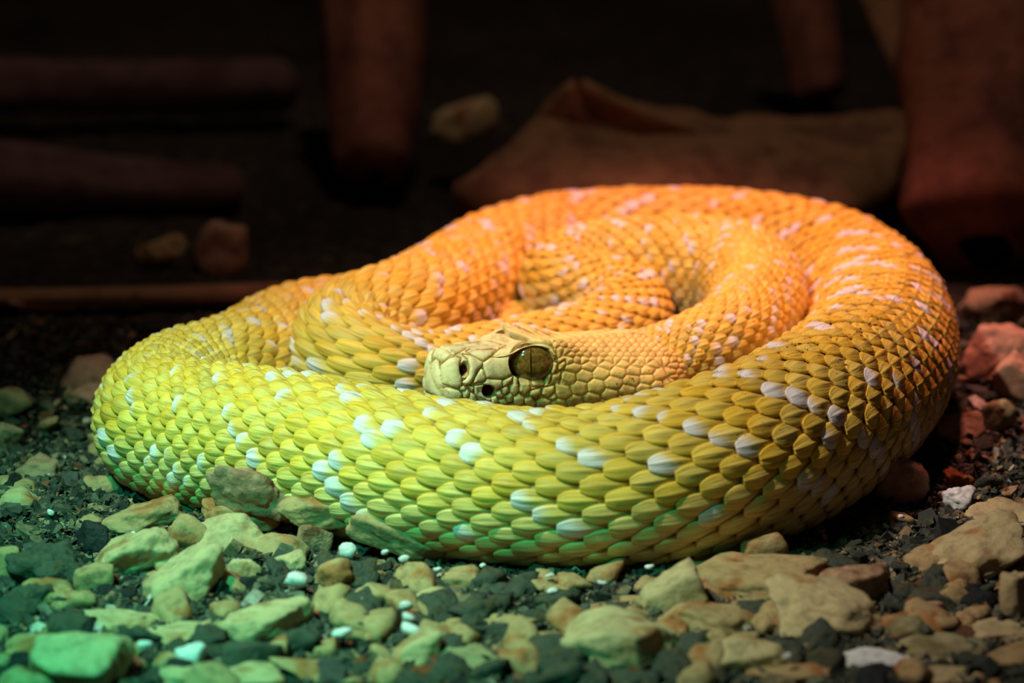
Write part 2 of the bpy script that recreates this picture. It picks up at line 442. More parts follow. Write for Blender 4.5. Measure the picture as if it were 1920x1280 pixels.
rad = (np.abs(ct) ** en + np.abs(st) ** en) ** (-1 / en)
Yl = w * ct * rad * capg
Zl = np.where(st > 0, ht, hb) * st * rad * capg
# the sides of the snout slope inwards towards the crown
Yl *= 1 - 0.16 * np.clip(Zl, 0, 1)
# brow ridges and the swelling over each eye
def gauss(x, m, sg): return np.exp(-((x - m) / sg) ** 2)
brow = gauss(X, 3.3, 1.05) * gauss(np.abs(Yl), 0.92, 0.45) * (Zl > 0)
Zl = Zl + 0.42 * brow
Yl = Yl + np.sign(Yl) * 0.16 * brow * np.clip(Zl * 2, 0, 1)
Zl = Zl - 0.10 * gauss(Yl, 0, 0.45) * np.clip(Zl, 0, 1) * gauss(X, 3, 2.2)
HP0 = head_world(X, Yl, Zl)
def normals(Pg):
    dx = np.gradient(Pg, axis=0)
    dt = np.roll(Pg, -1, 1) - np.roll(Pg, 1, 1)
    n = np.cross(dx, dt); l = np.linalg.norm(n, axis=2, keepdims=True); n = n / np.maximum(l, 1e-9)
    return n
HN = normals(HP0)
axis_pt = head_world(X, 0 * X, 0 * X)
if np.mean(np.sum(HN * (HP0 - axis_pt), 2)) < 0: HN = -HN
HN[0] = fx
# every vertex is looked up where its near-side twin appears
TW = head_world(X, np.abs(Yl), Zl)
hx, hy = project(TW.reshape(-1, 3))
hx = hx.reshape(X.shape); hy = hy.reshape(X.shape)
cx = (hx - 780) * 6.736; cy = (hy - 590) * 6.736
PLATES = [
 [(120,990),(130,850),(150,640),(215,560),(285,580),(305,700),(340,880),(330,1060),(240,1010)],
 [(215,550),(220,450),(350,390),(440,505),(330,600),(295,575)],
 [(355,400),(430,345),(520,330),(600,390),(620,430),(480,505),(445,500)],
 [(315,640),(420,560),(500,530),(560,560),(540,640),(556,740),(575,800),(570,890),(520,920),(345,870),(318,740)],
 [(600,510),(700,520),(835,600),(830,640),(770,690),(730,790),(690,870),(620,888),(580,850),(620,820),(668,760),(680,660),(655,560)],
 [(680,485),(760,450),(1010,450),(950,520),(850,580),(760,540)],
 [(640,470),(700,440),(860,415),(960,430),(780,440),(690,480)],
 [(965,525),(1060,440),(1250,350),(1400,305),(1560,300),(1690,345),(1730,420),(1640,395),(1500,368),(1350,400),(1240,475),(1130,525),(1010,540)],
 [(845,610),(940,545),(1060,545),(1215,500),(1225,600),(1205,740),(1140,790),(1050,805),(890,790),(860,700)],
 [(820,680),(850,705),(880,800),(850,840),(725,860),(740,800)],
 [(845,865),(900,812),(1080,822),(1088,900),(1010,940),(940,915)],
 [(1092,840),(1150,797),(1215,775),(1200,840),(1130,895),(1095,895)],
 [(335,940),(380,915),(540,955),(575,1000),(570,1070),(520,1095),(345,1055)],
 [(550,905),(600,895),(630,930),(600,960),(560,950)],
 [(585,975),(640,940),(670,980),(650,1050),(600,1045)],
 [(555,1100),(590,1060),(640,1080),(670,1130),(570,1115)],
 [(690,980),(740,1010),(780,1090),(760,1130),(680,1120),(660,1070)],
 [(735,900),(850,880),(850,960),(945,1060),(930,1110),(880,1145),(810,1140),(785,1060),(740,990)],
 [(650,895),(720,905),(730,940),(700,965)],
 [(960,1040),(1010,1020),(1040,1080),(1020,1140),(970,1150),(940,1110)],
 [(1000,980),(1060,950),(1098,1020),(1060,1050),(1020,1020)],
 [(1075,930),(1150,895),(1175,960),(1120,1010),(1095,990)],
 [(1042,1080),(1110,1055),(1150,1100),(1110,1145),(1060,1130)],
 [(1130,1020),(1190,980),(1220,1020),(1210,1090),(1160,1100)],
 [(1188,900),(1240,845),(1290,870),(1290,960),(1240,1018),(1188,975)],
 [(1310,850),(1430,850),(1440,930),(1370,1010),(1302,960)],
 [(1230,1040),(1300,990),(1360,1050),(1350,1120),(1280,1165),(1230,1120)],
 [(1160,1140),(1220,1110),(1270,1170),(1200,1200)],
 [(1370,1050),(1450,1030),(1510,1110),(1480,1160),(1400,1150),(1368,1100)],
 [(1440,960),(1570,920),(1570,1000),(1500,1060),(1432,1010)],
 [(1520,1090),(1590,1040),(1700,1080),(1690,1140),(1600,1160),(1530,1150)],
 [(1600,920),(1740,890),(1750,960),(1660,1040),(1590,1000)],
 [(1230,770),(1330,805),(1450,825),(1340,845),(1230,835)],
 [(1460,850),(1550,815),(1640,825),(1600,890),(1480,900)],
 [(1600,800),(1690,735),(1702,780),(1650,820)],
 [(1690,690),(1730,600),(1778,610),(1770,690),(1725,745)],
 [(1665,860),(1740,745),(1820,720),(1820,790),(1750,860)],
 [(1790,690),(1810,620),(1870,580),(1885,620),(1850,690)],
 [(1665,440),(1720,440),(1760,500),(1740,575),(1695,565)],
]
def poly_sd(x, y, poly):
    P_ = np.array(poly, float)
    d = np.full(x.shape, 1e9); inside = np.zeros(x.shape, bool)
    n = len(P_)
    for i in range(n):
        a, b = P_[i], P_[(i + 1) % n]
        e = b - a; wx = x - a[0]; wy = y - a[1]
        tt = np.clip((wx * e[0] + wy * e[1]) / (e @ e), 0, 1)
        d = np.minimum(d, np.hypot(wx - tt * e[0], wy - tt * e[1]))
        cond = ((a[1] > y) != (b[1] > y))
        with np.errstate(divide='ignore', invalid='ignore'):
            xi = (b[0] - a[0]) * (y - a[1]) / (b[1] - a[1]) + a[0]
        inside ^= cond & (x < xi)
    return np.where(inside, d, -d)
# small scales of the temple and crown as cells around seeds (photo crop coordinates x3.43)
seeds = [(820,590),(850,520),(915,580),(1020,560),(1130,540),(1245,515),(1360,490),(1465,480),(1530,510),(1600,495),(1665,480),
 (980,400),(1075,390),(1190,370),(1300,370),(1400,360),(1490,360),(1560,390),(945,495),(1045,465),(1155,460),(1270,435),(1385,420),
 (1490,410),(1555,455),(1620,440),(1210,580),(1320,555),(1420,540),(1110,600),(1010,335),(1110,325),(1220,320),(1330,310),(1425,310),(1520,310),
 (1000,640),(900,650),(800,660),(700,650),(600,660),(1500,570),(1580,560),(1660,550),(1740,470)]
row = 0
y = 285
while y > -60:
    x = 560 + (row % 2) * 26 + rng.uniform(-5, 5)
    while x < 1900:
        if not (y > 250 and x < 960): seeds.append((x + rng.uniform(-6, 6), y + rng.uniform(-4, 4)))
        x += 52
    y -= 30; row += 1
for yy_ in range(680, 1000, 55):
    for xx_ in range(200, 1900, 70): seeds.append((xx_ + (yy_ % 2) * 35, yy_))
for yy_ in range(330, 640, 34):
    for xx_ in range(1640, 1950, 48): seeds.append((xx_ + rng.uniform(-8, 8) + (yy_ // 34 % 2) * 24, yy_ + rng.uniform(-4, 4)))
seeds = np.array(seeds) / 3.4286 * 6.736
fx1, fy1 = cx.ravel(), cy.ravel()
d1 = np.full(fx1.shape, 1e9); d2 = np.full(fx1.shape, 1e9); near = np.zeros(fx1.shape, int)
warp = 0
for i_, (sx_, sy_) in enumerate(seeds):
    d = np.hypot((fx1 - sx_) * 0.8, fy1 - sy_)
    c1 = d < d1
    d2 = np.where(c1, d1, np.minimum(d2, d)); near = np.where(c1, i_, near); d1 = np.where(c1, d, d1)
cellsd = ((d2 - d1) * 0.5).reshape(X.shape)
near = near.reshape(X.shape)
sd = np.full(X.shape, -1e9); pid = np.full(X.shape, -1)
for i_, p_ in enumerate(PLATES):
    d = poly_sd(cx, cy, p_)
    d = d + 4
    pid = np.where(d > np.maximum(sd, 0), i_, pid); sd = np.maximum(sd, d)
# zone of the face where only traced plates count
face = poly_sd(cx, cy, [(60,300),(560,280),(700,440),(1000,430),(1300,330),(1560,290),(1740,330),(1790,480),(1900,560),(1890,640),(1830,800),(1770,1050),(1500,1260),(60,1260)]) > 0
eff = np.maximum(sd, np.minimum(cellsd, -sd - 9))
h_pl = 1 - np.exp(-np.maximum(eff, 0) / 14)
h_ce = 1 - np.exp(-np.maximum(cellsd, 0) / 13)
small = 1 - np.exp(-np.maximum(cellsd, 0) / 6)
use_cell = ~face
dentsoft = np.where(use_cell, h_ce, h_pl)
eye_c = (1452, 610); eye_r = (268, 226)
ed = np.hypot((cx - eye_c[0]) / eye_r[0], (cy - eye_c[1]) / eye_r[1])
fade = np.clip((9.0 - X) / 0.6, 0, 1)
disp = 0.075 * dentsoft * fade
disp *= np.where(use_cell & (cy < 560), 0.75, 1.0)
# eye socket, nostril, heat pit
disp -= 0.50 * np.clip((1.09 - ed) / 0.16, 0, 1)
disp += 0.10 * np.clip(poly_sd(cx, cy, PLATES[7]) / 40, 0, 1) * (ed > 1.0) * np.clip((np.abs(Yl) - 0.75) / 0.25, 0, 1)
ridge = gauss(ed, 1.13, 0.07) * (cy < 520)
disp += 0.05 * ridge
nd_ = np.hypot((cx - 607) / 62, (cy - 690) / 98)
disp -= 0.30 * np.clip(1.05 - nd_, 0, 0.6) / 0.6
pd = np.hypot((cx - 918) / 82, (cy - 968) / 86)
disp -= 0.40 * np.clip(1.05 - pd, 0, 0.5) / 0.5
pd2 = poly_sd(cx, cy, [(740,900),(850,880),(990,930),(950,1040),(860,1040),(760,1000)])
disp -= 0.06 * np.clip(pd2 / 40, 0, 1)
# canthus line catches the light: a crisp shelf from the snout to the brow
HP = HP0 + HN * disp[..., None]
# colours
pal = np.array([0.92, 0.82, 0.44]); pal_y = np.array([0.90, 0.72, 0.22]); groove = np.array([0.45, 0.25, 0.05])
hc = pal + (pal_y - pal) * np.clip((cx - 900) / 900, 0, 1)[..., None]
lipw = np.clip((cy - 800) / 250, 0, 1)[..., None] * np.clip((1300 - cx) / 700, 0, 1)[..., None]
hc = hc * (1 - 0.35 * lipw) + np.array([0.74, 0.66, 0.48]) * 0.35 * lipw
rnd = rng.uniform(-1, 1, 3000)
hc = hc * (1 + 0.07 * rnd[np.where(use_cell, near + 60, np.maximum(pid, 0))])[..., None]
gm = np.clip(1 - np.where(use_cell, np.maximum(cellsd, 0) / 6.0, np.maximum(eff, 0) / 7.0), 0, 1)[..., None]
hc = hc * (1 - gm) + groove * gm
sock = np.clip((1.12 - ed) * 7, 0, 1)[..., None]
hc = hc * (1 - sock) + np.array([0.10, 0.035, 0.01]) * sock
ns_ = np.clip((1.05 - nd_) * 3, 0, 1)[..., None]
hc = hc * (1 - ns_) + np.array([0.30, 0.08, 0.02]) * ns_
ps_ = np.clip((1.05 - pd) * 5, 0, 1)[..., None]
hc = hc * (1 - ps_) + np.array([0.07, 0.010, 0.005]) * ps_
i = (np.arange(nx_ - 1)[:, None] * nth + np.arange(nth)[None, :]).ravel()
j = (np.arange(nx_ - 1)[:, None] * nth + (np.arange(nth) + 1)[None, :] % nth).ravel()
fh = np.stack([i, i + nth, j + nth, j], 1)
ghead = np.stack([X * 3.0, Yl * 3.0, Zl * 3.0], -1).reshape(-1, 3)
push(HP.reshape(-1, 3), fh, hc.reshape(-1, 3), ghead)

root = bpy.data.objects.new('rattlesnake', None)
sc.collection.objects.link(root)
org = np.array([at_z(1000, 700, 0)[0], 88.0, 0.0])
root.location = org * S
tag(root, 'yellow albino rattlesnake with white scale flecks lying coiled on the stones', 'snake')
body = add_mesh('body', np.concatenate(verts), np.concatenate(faces), M_snake, root, org,
                np.clip(np.concatenate(cols), 0, 1), np.concatenate(grains))

# --- eyes (both sides), slit pupils
from mathutils.bvhtree import BVHTree
def uv_sphere(c, r, ax, nu=48, nv=32):
    """sphere flattened along ax[0] (outwards); ax = (out, forward, up)"""
    u_, v_ = np.meshgrid(np.linspace(0, 2 * math.pi, nu, endpoint=False), np.linspace(0, math.pi, nv), indexing='ij')
    d = np.stack([np.cos(v_), np.sin(v_) * np.cos(u_), np.sin(v_) * np.sin(u_)], -1)
    p = c + (d * np.array(r)) @ np.array(ax)
    i = (np.arange(nu)[:, None] * nv + np.arange(nv - 1)[None, :]).ravel()
    j = (((np.arange(nu) + 1) % nu)[:, None] * nv + np.arange(nv - 1)[None, :]).ravel()
    return p.reshape(-1, 3), np.stack([i, i + 1, j + 1, j], 1)
# where the middle of the eye falls on the skull
k_ = np.argmin(np.where(Yl > 0, np.hypot(cx - eye_c[0], cy - eye_c[1]), 1e9))
ki, kj = np.unravel_index(k_, X.shape)
ex, ey, ez = X[ki, kj], Yl[ki, kj], Zl[ki, kj]
vdir = -F_
oc = np.array([vdir @ ly, (vdir @ fx) * 0.9, (vdir @ uz) * 0.55]); oc /= np.linalg.norm(oc)
def eye(side):
    out = ly * oc[0] * side + fx * oc[1] + uz * oc[2]
    fw = fx - out * (fx @ out); fw /= np.linalg.norm(fw)
    up_ = np.cross(out, fw); up_ = up_ if up_ @ uz > 0 else -up_
    c = head_world(np.array(ex), np.array(ey * side), np.array(ez)) - out * 0.38
    ax = (out, fw, up_)
    v, f = uv_sphere(c, (0.42, 0.68, 0.57), ax)
    e = add_mesh('eye', v, f, M_eye, root, org)
    tag(e, 'brown-gold glossy eye' if side > 0 else None)
    # slit pupil: a thin strip following the ball
    m = 24
    tt = np.linspace(-0.93, 0.93, m)
    vv = []
    ang0 = 0.02
    for tq in tt:
        el = tq * 1.0
        hw = 0.035 * max(0.12, 1 - tq * tq)
        for sgn in (-1, 1):
            az = ang0 + sgn * hw + 0.05 * tq
            d = np.array([math.cos(el) * math.cos(az), math.cos(el) * math.sin(az), math.sin(el)])
            vv.append(c + (d * np.array((0.428, 0.688, 0.578))) @ np.array(ax))
    ff = [(2 * q_, 2 * q_ + 1, 2 * q_ + 3, 2 * q_ + 2) for q_ in range(m - 1)]
    pm = add_mesh('pupil', np.array(vv), ff, M_pupil, e, org)
    return e
eye(1); eye(-1)
# --- brow scales: a thick lid shelf over each eye, and dark hollows for nostril and heat pit
def local_at(qx, qy):
    k = np.argmin(np.where(Yl > 0.2, np.hypot(cx - qx, cy - qy), 1e9))
    a, b = np.unravel_index(k, X.shape)
    return np.array([X[a, b], Yl[a, b], Zl[a, b]])
UP = [(985, 505), (1090, 440), (1240, 362), (1400, 310), (1550, 300), (1670, 325), (1740, 400)]
LO = [(990, 535), (1125, 520), (1240, 468), (1345, 412), (1490, 380), (1630, 402), (1735, 460)]
UL = np.array([local_at(*p_) for p_ in UP]); LLo = np.array([local_at(*p_) for p_ in LO])
def smooth_poly(P_, n):
    c_ = catmull(np.hstack([P_, np.zeros((len(P_), 1))]), 8)[:, :3]
    t_ = np.linspace(0, len(c_) - 1, n)
    return np.stack([np.interp(t_, np.arange(len(c_)), c_[:, i_]) for i_ in range(3)], 1)
nu_ = 36; nv_ = 9
A_, B_ = smooth_poly(UL, nu_), smooth_poly(LLo, nu_)
loc_out = oc[0] * np.array([0, 1.0, 0]) + oc[1] * np.array([-1.0, 0, 0]) + oc[2] * np.array([0, 0, 1.0])
uu_ = np.linspace(0, 1, nu_)[:, None, None]; vv_ = np.linspace(0, 1, nv_)[None, :, None]
G_ = A_[:, None] * (1 - vv_) + B_[:, None] * vv_
env = np.sin(np.pi * np.clip(uu_, 0, 1)) ** 0.6
G_ = G_ + loc_out * (0.02 + 0.15 * vv_ * env + 0.09 * np.sin(np.pi * vv_) * env)
Gin = G_ - loc_out * 0.16
for side in (1, -1):
    m_ = np.array([1, side, 1.0])
    a_o = (G_ * m_).reshape(-1, 3); a_i = (Gin * m_).reshape(-1, 3)
    v = np.concatenate([head_world(a_o[:, 0], a_o[:, 1], a_o[:, 2]), head_world(a_i[:, 0], a_i[:, 1], a_i[:, 2])])
    f = grid_faces(nu_, nv_)
    n0 = nu_ * nv_
    rim = [k * nv_ for k in range(nu_)] + [(nu_ - 1) * nv_ + k for k in range(1, nv_)] + [k * nv_ + nv_ - 1 for k in range(nu_ - 2, -1, -1)] + list(range(nv_ - 2, 0, -1))
    fr = np.array([[rim[k], rim[(k + 1) % len(rim)], rim[(k + 1) % len(rim)] + n0, rim[k] + n0] for k in range(len(rim))])
    f = np.concatenate([f, f[:, ::-1] + n0, fr])
    cb = np.tile(np.array([0.86, 0.74, 0.34]), (len(v), 1))
    add_mesh('brow_scale', v, f, M_snake, root, org, cb, np.concatenate([a_o, a_i]) * np.array([2.0, 6.0, 6.0]))
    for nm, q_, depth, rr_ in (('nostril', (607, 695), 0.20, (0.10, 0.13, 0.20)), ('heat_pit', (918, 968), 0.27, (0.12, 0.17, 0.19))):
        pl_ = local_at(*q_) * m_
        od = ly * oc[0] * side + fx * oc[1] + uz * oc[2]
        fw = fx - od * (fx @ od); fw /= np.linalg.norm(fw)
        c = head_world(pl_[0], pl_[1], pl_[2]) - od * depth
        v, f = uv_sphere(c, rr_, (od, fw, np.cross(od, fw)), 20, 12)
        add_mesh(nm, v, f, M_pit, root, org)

# ------------------------------------------------------------------ stones
import bmesh
_ico = {}
def ico(n):
    if n not in _ico:
        bm = bmesh.new(); bmesh.ops.create_icosphere(bm, subdivisions=n, radius=1.0)
        v = np.array([x.co[:] for x in bm.verts]); v /= np.linalg.norm(v, axis=1)[:, None]
        f = np.array([[x.index for x in p.verts] for p in bm.faces]); bm.free()
        _ico[n] = (v, f)
    return _ico[n]
def rock_shape(seed, n=4, planes=11, p=14, rough=0.06, freq=1.7):
    g = np.random.default_rng(seed)
    d, f = ico(n)
    nn = g.standard_normal((planes, 3)); nn /= np.linalg.norm(nn, axis=1)[:, None]
    nn = np.vstack([nn, [[0, 0, 1], [0, 0, -1]]])
    dist = np.r_[g.uniform(0.62, 1.0, planes), 0.8, 0.8]
    dots = np.clip(d @ nn.T, 0, None) / dist
    r = (np.sum(dots ** p, 1) + 1e-6) ** (-1.0 / p)
    r = np.minimum(r, 1.35)
    off = Vector(g.uniform(-50, 50, 3))
    nz = np.array([mnoise.fractal(Vector(x) * freq + off, 0.9, 2.0, 5) for x in d])
    v = d * (r * (1 + rough * nz * 1.6))[:, None]
    v -= (v.max(0) + v.min(0)) / 2
    v /= (v.max(0) - v.min(0)) / 2
    return v, f
def rotm(rx, ry, rz):
    return np.array(Euler((rx, ry, rz)).to_matrix())
placed = []
def stone(px, py, wpx, hpx, mat, label, name='stone', roll=0.0, yaw=0.0, seed=None, n=4, cat='stone', zbase=0.0, flat=None, p=20, rough=0.075, planes=10, group=None, deep=0.75):
    if n == 4 and wpx > 130: n = 5
    zb = zbase + 0.12
    g_ = at_z(px, py + hpx * 0.46, zb)
    sl = np.dot(g_ - CAM, F_) + 0.5
    ppc = FPX / sl
    sx = wpx / ppc / 2 * 1.06
    hc_ = hpx / ppc / 2 * 1.08
    sy = min(sx * deep, hc_ * 2.2)
    szz = math.sqrt(max(hc_ ** 2 - (sy * math.sin(PITCH + 0.05)) ** 2, (0.45 * hc_) ** 2)) / math.cos(PITCH)
    c = at_y(px, py, g_[1] + sy * 0.75)
    sd_ = seed if seed is not None else int(px * 7 + py * 13)
    v, f = rock_shape(sd_, n, planes, p, rough)
    v = v * np.array([sx, sy, szz])
    v = v @ rotm(0, math.radians(roll), 0).T @ rotm(0, 0, math.radians(yaw)).T + c
    o = add_mesh(name, v, f, mat, None, np.array([c[0], c[1], 0.0]))
    tag(o, label, cat, group)
    placed.append((c[0], c[1], max(sx, sy)))
    return o

ST = [
 # px, py, w, h, material, roll(deg, + = right side down), label, extra
 (265, 972, 158, 66, M_tan, -14, 'long tan slab with sharp brown edge at the far left of the stone pile', {}),
 (474, 924, 176, 84, M_brown, 14, 'rough brown stone leaning against the snake, tallest of the pile', dict(zbase=1.0, deep=0.35, seed=31, planes=16, p=12, rough=0.12)),
 (452, 966, 145, 52, M_tan, 5, 'flat tan slab lying just under the rough brown stone', dict(zbase=0.45, deep=0.4)),
 (598, 958, 145, 60, M_tan, -6, 'low tan stone with dark crumbs touching the snake right of the brown stone', dict(zbase=0.75, deep=0.4)),
 (352, 1008, 76, 74, M_tan, -50, 'upright rust-flecked tan chunk wedged between two pale slabs', {}),
 (436, 1008, 145, 84, M_pale, -8, 'broad pale rounded slab in the middle of the stone pile', {}),
 (256, 1046, 160, 88, M_pale, -24, 'pale slab tilted up to the right below the sharp-edged slab', {}),
 (352, 1092, 186, 96, M_pale, -30, 'largest pale slab of the pile, tilted, nearest the viewer', {}),
 (522, 1026, 112, 54, M_tan, -8, 'flat tan stone right of the broad rounded slab', {}),
 (180, 1086, 76, 56, M_tan, -12, 'small tan stone poking out left of the largest tilted slab', {}),
 (458, 1072, 62, 48, M_pale, 10, 'small yellowish stone beside a black chip right of the largest slab', {}),
 (542, 1056, 66, 42, M_pale, -10, 'small cream stone between two black chips', {}),
 (592, 1006, 66, 58, M_brown, 0, 'brownish chunk behind the white granules', {}),
 (752, 1008, 196, 66, M_tan, 18, 'rust-mottled tan slab sloping down right along the snake belly', dict(zbase=0.3, deep=0.3)),
 (625, 1082, 86, 62, M_tan, -40, 'blurred tan stone tilted steeply below the white granules', {}),
 (85, 1070, 150, 92, M_clod, -5, 'large dark crumbly soil clod at the left', dict(cat='clod', name='soil_clod', rough=0.16, planes=4)),
 (175, 1010, 66, 62, M_coal, 20, 'black charcoal chunk at the left end of the tan slabs', dict(cat='charcoal', name='charcoal_chunk')),
 (60, 1125, 90, 60, M_clod, 0, 'smaller dark clod in front of the large soil clod', dict(cat='clod', name='soil_clod', rough=0.16, planes=4)),
 (12, 1062, 52, 66, M_tan, 0, 'tan stone cut by the left edge beside the soil clod', {}),
 (38, 946, 88, 56, M_pale, -8, 'pale angular stone at the left edge in front of two brown stones', dict(planes=7)),
 (74, 882, 96, 50, M_brown, 6, 'rough brown stone left of the snake, hollow on one side', dict(rough=0.12)),
 (28, 916, 96, 44, M_tan, 6, 'weathered tan stone behind the pale angular one', {}),
 (200, 908, 84, 40, M_tan, 4, 'small tan stone half sunk in mulch at the snake left bend', {}),
 (8, 818, 66, 52, M_brown, 20, 'orange-brown stone cut by the left edge behind the mulch', {}),
 (18, 752, 88, 52, M_tan, 6, 'smooth beige stone at the left edge, out of focus', {}),
 (168, 700, 108, 62, M_pink, 3, 'pinkish block-shaped stone behind the snake left bend', dict(planes=6)),
 (182, 738, 80, 40, M_pink, 0, 'low pinkish stone at the foot of the pinkish block', {}),
 (500, 1172, 172, 76, M_pale, -12, 'blurred cream stone, broad, below the tilted slabs', {}),
 (225, 1168, 150, 46, M_pale, 4, 'flat green-lit stone left of the blurred foreground', {}),
 (330, 1194, 160, 46, M_pale, -6, 'long low stone behind the grey pebble', {}),
 (150, 1252, 190, 118, M_pale, -10, 'big bright green-lit stone in the near left corner', dict(p=8)),
 (55, 1212, 120, 42, M_tan, -5, 'narrow blurred stone at the left edge above the bright green-lit one', {}),
 (362, 1236, 62, 52, M_white, -20, 'grey-white rounded pebble in the blurred foreground', dict(p=6, cat='pebble', name='pebble')),
 (470, 1232, 120, 72, M_clod, 0, 'dark blurred clod right of the grey-white pebble', dict(cat='clod', name='soil_clod')),
 (600, 1258, 190, 44, M_tan, 14, 'long tan stone sloping down right at the bottom edge', {}),
 (470, 1274, 130, 50, M_pale, -5, 'cream stone cut by the bottom edge under the dark clod', {}),
 (345, 1272, 90, 40, M_pale, 0, 'green-tinted stone at the bottom edge below the grey-white pebble', {}),
 (770, 1222, 130, 60, M_pale, -18, 'yellow-green lit stone among white granules at bottom centre', {}),
 (860, 1092, 84, 44, M_tan, -10, 'tan stone right below the rust-mottled slab', {}),
 (940, 1112, 90, 40, M_clod, 5, 'dark lump below the snake belly at centre', dict(cat='clod', name='soil_clod')),
 (800, 1130, 90, 40, M_pale, -12, 'small cream stone in the blurred middle, beside white granules', {}),
 (700, 1120, 80, 50, M_tan, 20, 'reddish tan stone in the blurred middle left', {}),
 (950, 1168, 120, 34, M_tan, 0, 'thin tan stone lying flat at bottom centre', {}),
 (890, 1240, 140, 50, M_olive, 8, 'olive stone in the blurred bottom centre', {}),
 (1010, 1232, 90, 48, M_clod, 0, 'dark lump left of the bright blocky stone', dict(cat='clod', name='soil_clod')),
 (1432, 1032, 88, 52, M_tan, -14, 'small orange-tan block touching the snake belly at the right', dict(planes=6, zbase=0.3, deep=0.4)),
 (1290, 1058, 150, 40, M_tan, -4, 'rusty flat stone in front of the snake belly', {}),
 (1385, 1092, 330, 84, M_tan, -2, 'long tan slab behind the two large mottled stones', dict(deep=0.5)),
 (1268, 1118, 120, 90, M_pale, -35, 'steep pale stone at the left end of the long tan slab', {}),
 (1560, 1150, 250, 108, M_pale, 12, 'large pale mottled stone, biggest at the lower right', dict(rough=0.09)),
 (1605, 1098, 140, 80, M_brown, 4, 'brown block behind the large mottled stone', dict(planes=6)),
 (1165, 1206, 220, 108, M_pale, 6, 'bright cream blocky stone at bottom centre right', dict(planes=8)),
 (1325, 1168, 190, 74, M_tan, 8, 'tan stone with a dark hollow under it, between the two large stones', {}),
 (1400, 1232, 150, 74, M_pale, 10, 'mottled cream stone below the tan hollowed one', {}),
 (1152, 1136, 110, 36, M_pale, -8, 'thin yellowish stone above the bright blocky one', {}),
 (1832, 1042, 190, 104, M_pale, -28, 'pointed pale stone with rusty patch at the right', dict(planes=7)),
 (1885, 962, 150, 50, M_pale, 5, 'flat pale rugged stone at the right edge', dict(rough=0.12)),
 (1692, 905, 112, 98, M_pink, 20, 'dark reddish stone in the shadow under the snake right bend', {}),
 (1790, 806, 112, 56, M_brown, -12, 'brown stone with a lit rim right of the snake', {}),
 (1872, 778, 66, 54, M_olive, -10, 'olive rounded pebble right of the snake', dict(cat='pebble', name='pebble', p=8)),
 (1885, 664, 160, 104, M_pink, 6, 'large salmon-red stone at the right edge behind the snake', {}),
 (1905, 712, 78, 84, M_pink, -40, 'slim salmon stone leaning in front of the large salmon-red one', {}),
 (1796, 934, 66, 44, M_white, 0, 'white crumbly lump beside the orange bark crumb', dict(cat='perlite', name='perlite_lump', rough=0.16)),
 (1798, 898, 58, 34, M_rust, 8, 'orange crumbly bark piece behind the white lump', dict(cat='bark', name='bark_crumb', rough=0.2)),
 (1905, 1120, 62, 88, M_pale, 0, 'upright cream stone cut by the right edge', dict(planes=6)),
 (1865, 1186, 150, 46, M_pale, 4, 'flat cream stone under the upright one at the right edge', {}),
 (1750, 1218, 190, 44, M_olive, -4, 'long olive stone in the blurred lower right', {}),
 (1640, 1238, 180, 36, M_white, 3, 'thin pale cyan stone in the blurred lower right', dict(cat='stone')),
 (1895, 1238, 120, 56, M_tan, -12, 'tan stone at the lower right corner', {}),
 (1480, 1268, 160, 44, M_tan, 0, 'low tan stone at the bottom edge below the mottled cream one', {}),
 (1750, 1132, 96, 48, M_clod, 0, 'dark lump right of the large mottled stone', dict(cat='clod', name='soil_clod')),
 (1735, 1150, 70, 40, M_pink, 5, 'small reddish stone in front of a dark lump at lower right', {}),
 (1700, 1180, 80, 48, M_olive, -8, 'small olive stone right under the large mottled stone', {}),
 (1790, 1274, 170, 36, M_pale, 0, 'cream stone cut by the bottom edge at lower right', {}),
 (1180, 1272, 170, 34, M_clod, 0, 'dark clod under the bright blocky stone at the bottom edge', dict(cat='clod', name='soil_clod')),
 (303, 470, 98, 54, M_tan, -8, 'small tan stone far behind, left of the square-topped stone', {}),
 (414, 466, 98, 92, M_pink, 4, 'square-topped brown stone far behind the snake at the left', dict(planes=6)),
 (872, 226, 130, 70, M_pale, -22, 'pale oval stone deep in the dark background', dict(zbase=2)),
 (1865, 572, 130, 70, M_brown, 0, 'brown stone in the dark behind the salmon-red one', {}),
 (60, 562, 180, 36, M_pink, 3, 'low orange-brown stone far behind at the left edge', {}),
 (290, 612, 80, 26, M_coal, -3, 'flat black stone behind the snake back at the left', {}),
]
for px, py, w_, h_, m_, roll, lab, ex_ in ST:
    stone(px, py, w_, h_, m_, lab, roll=roll, **ex_)

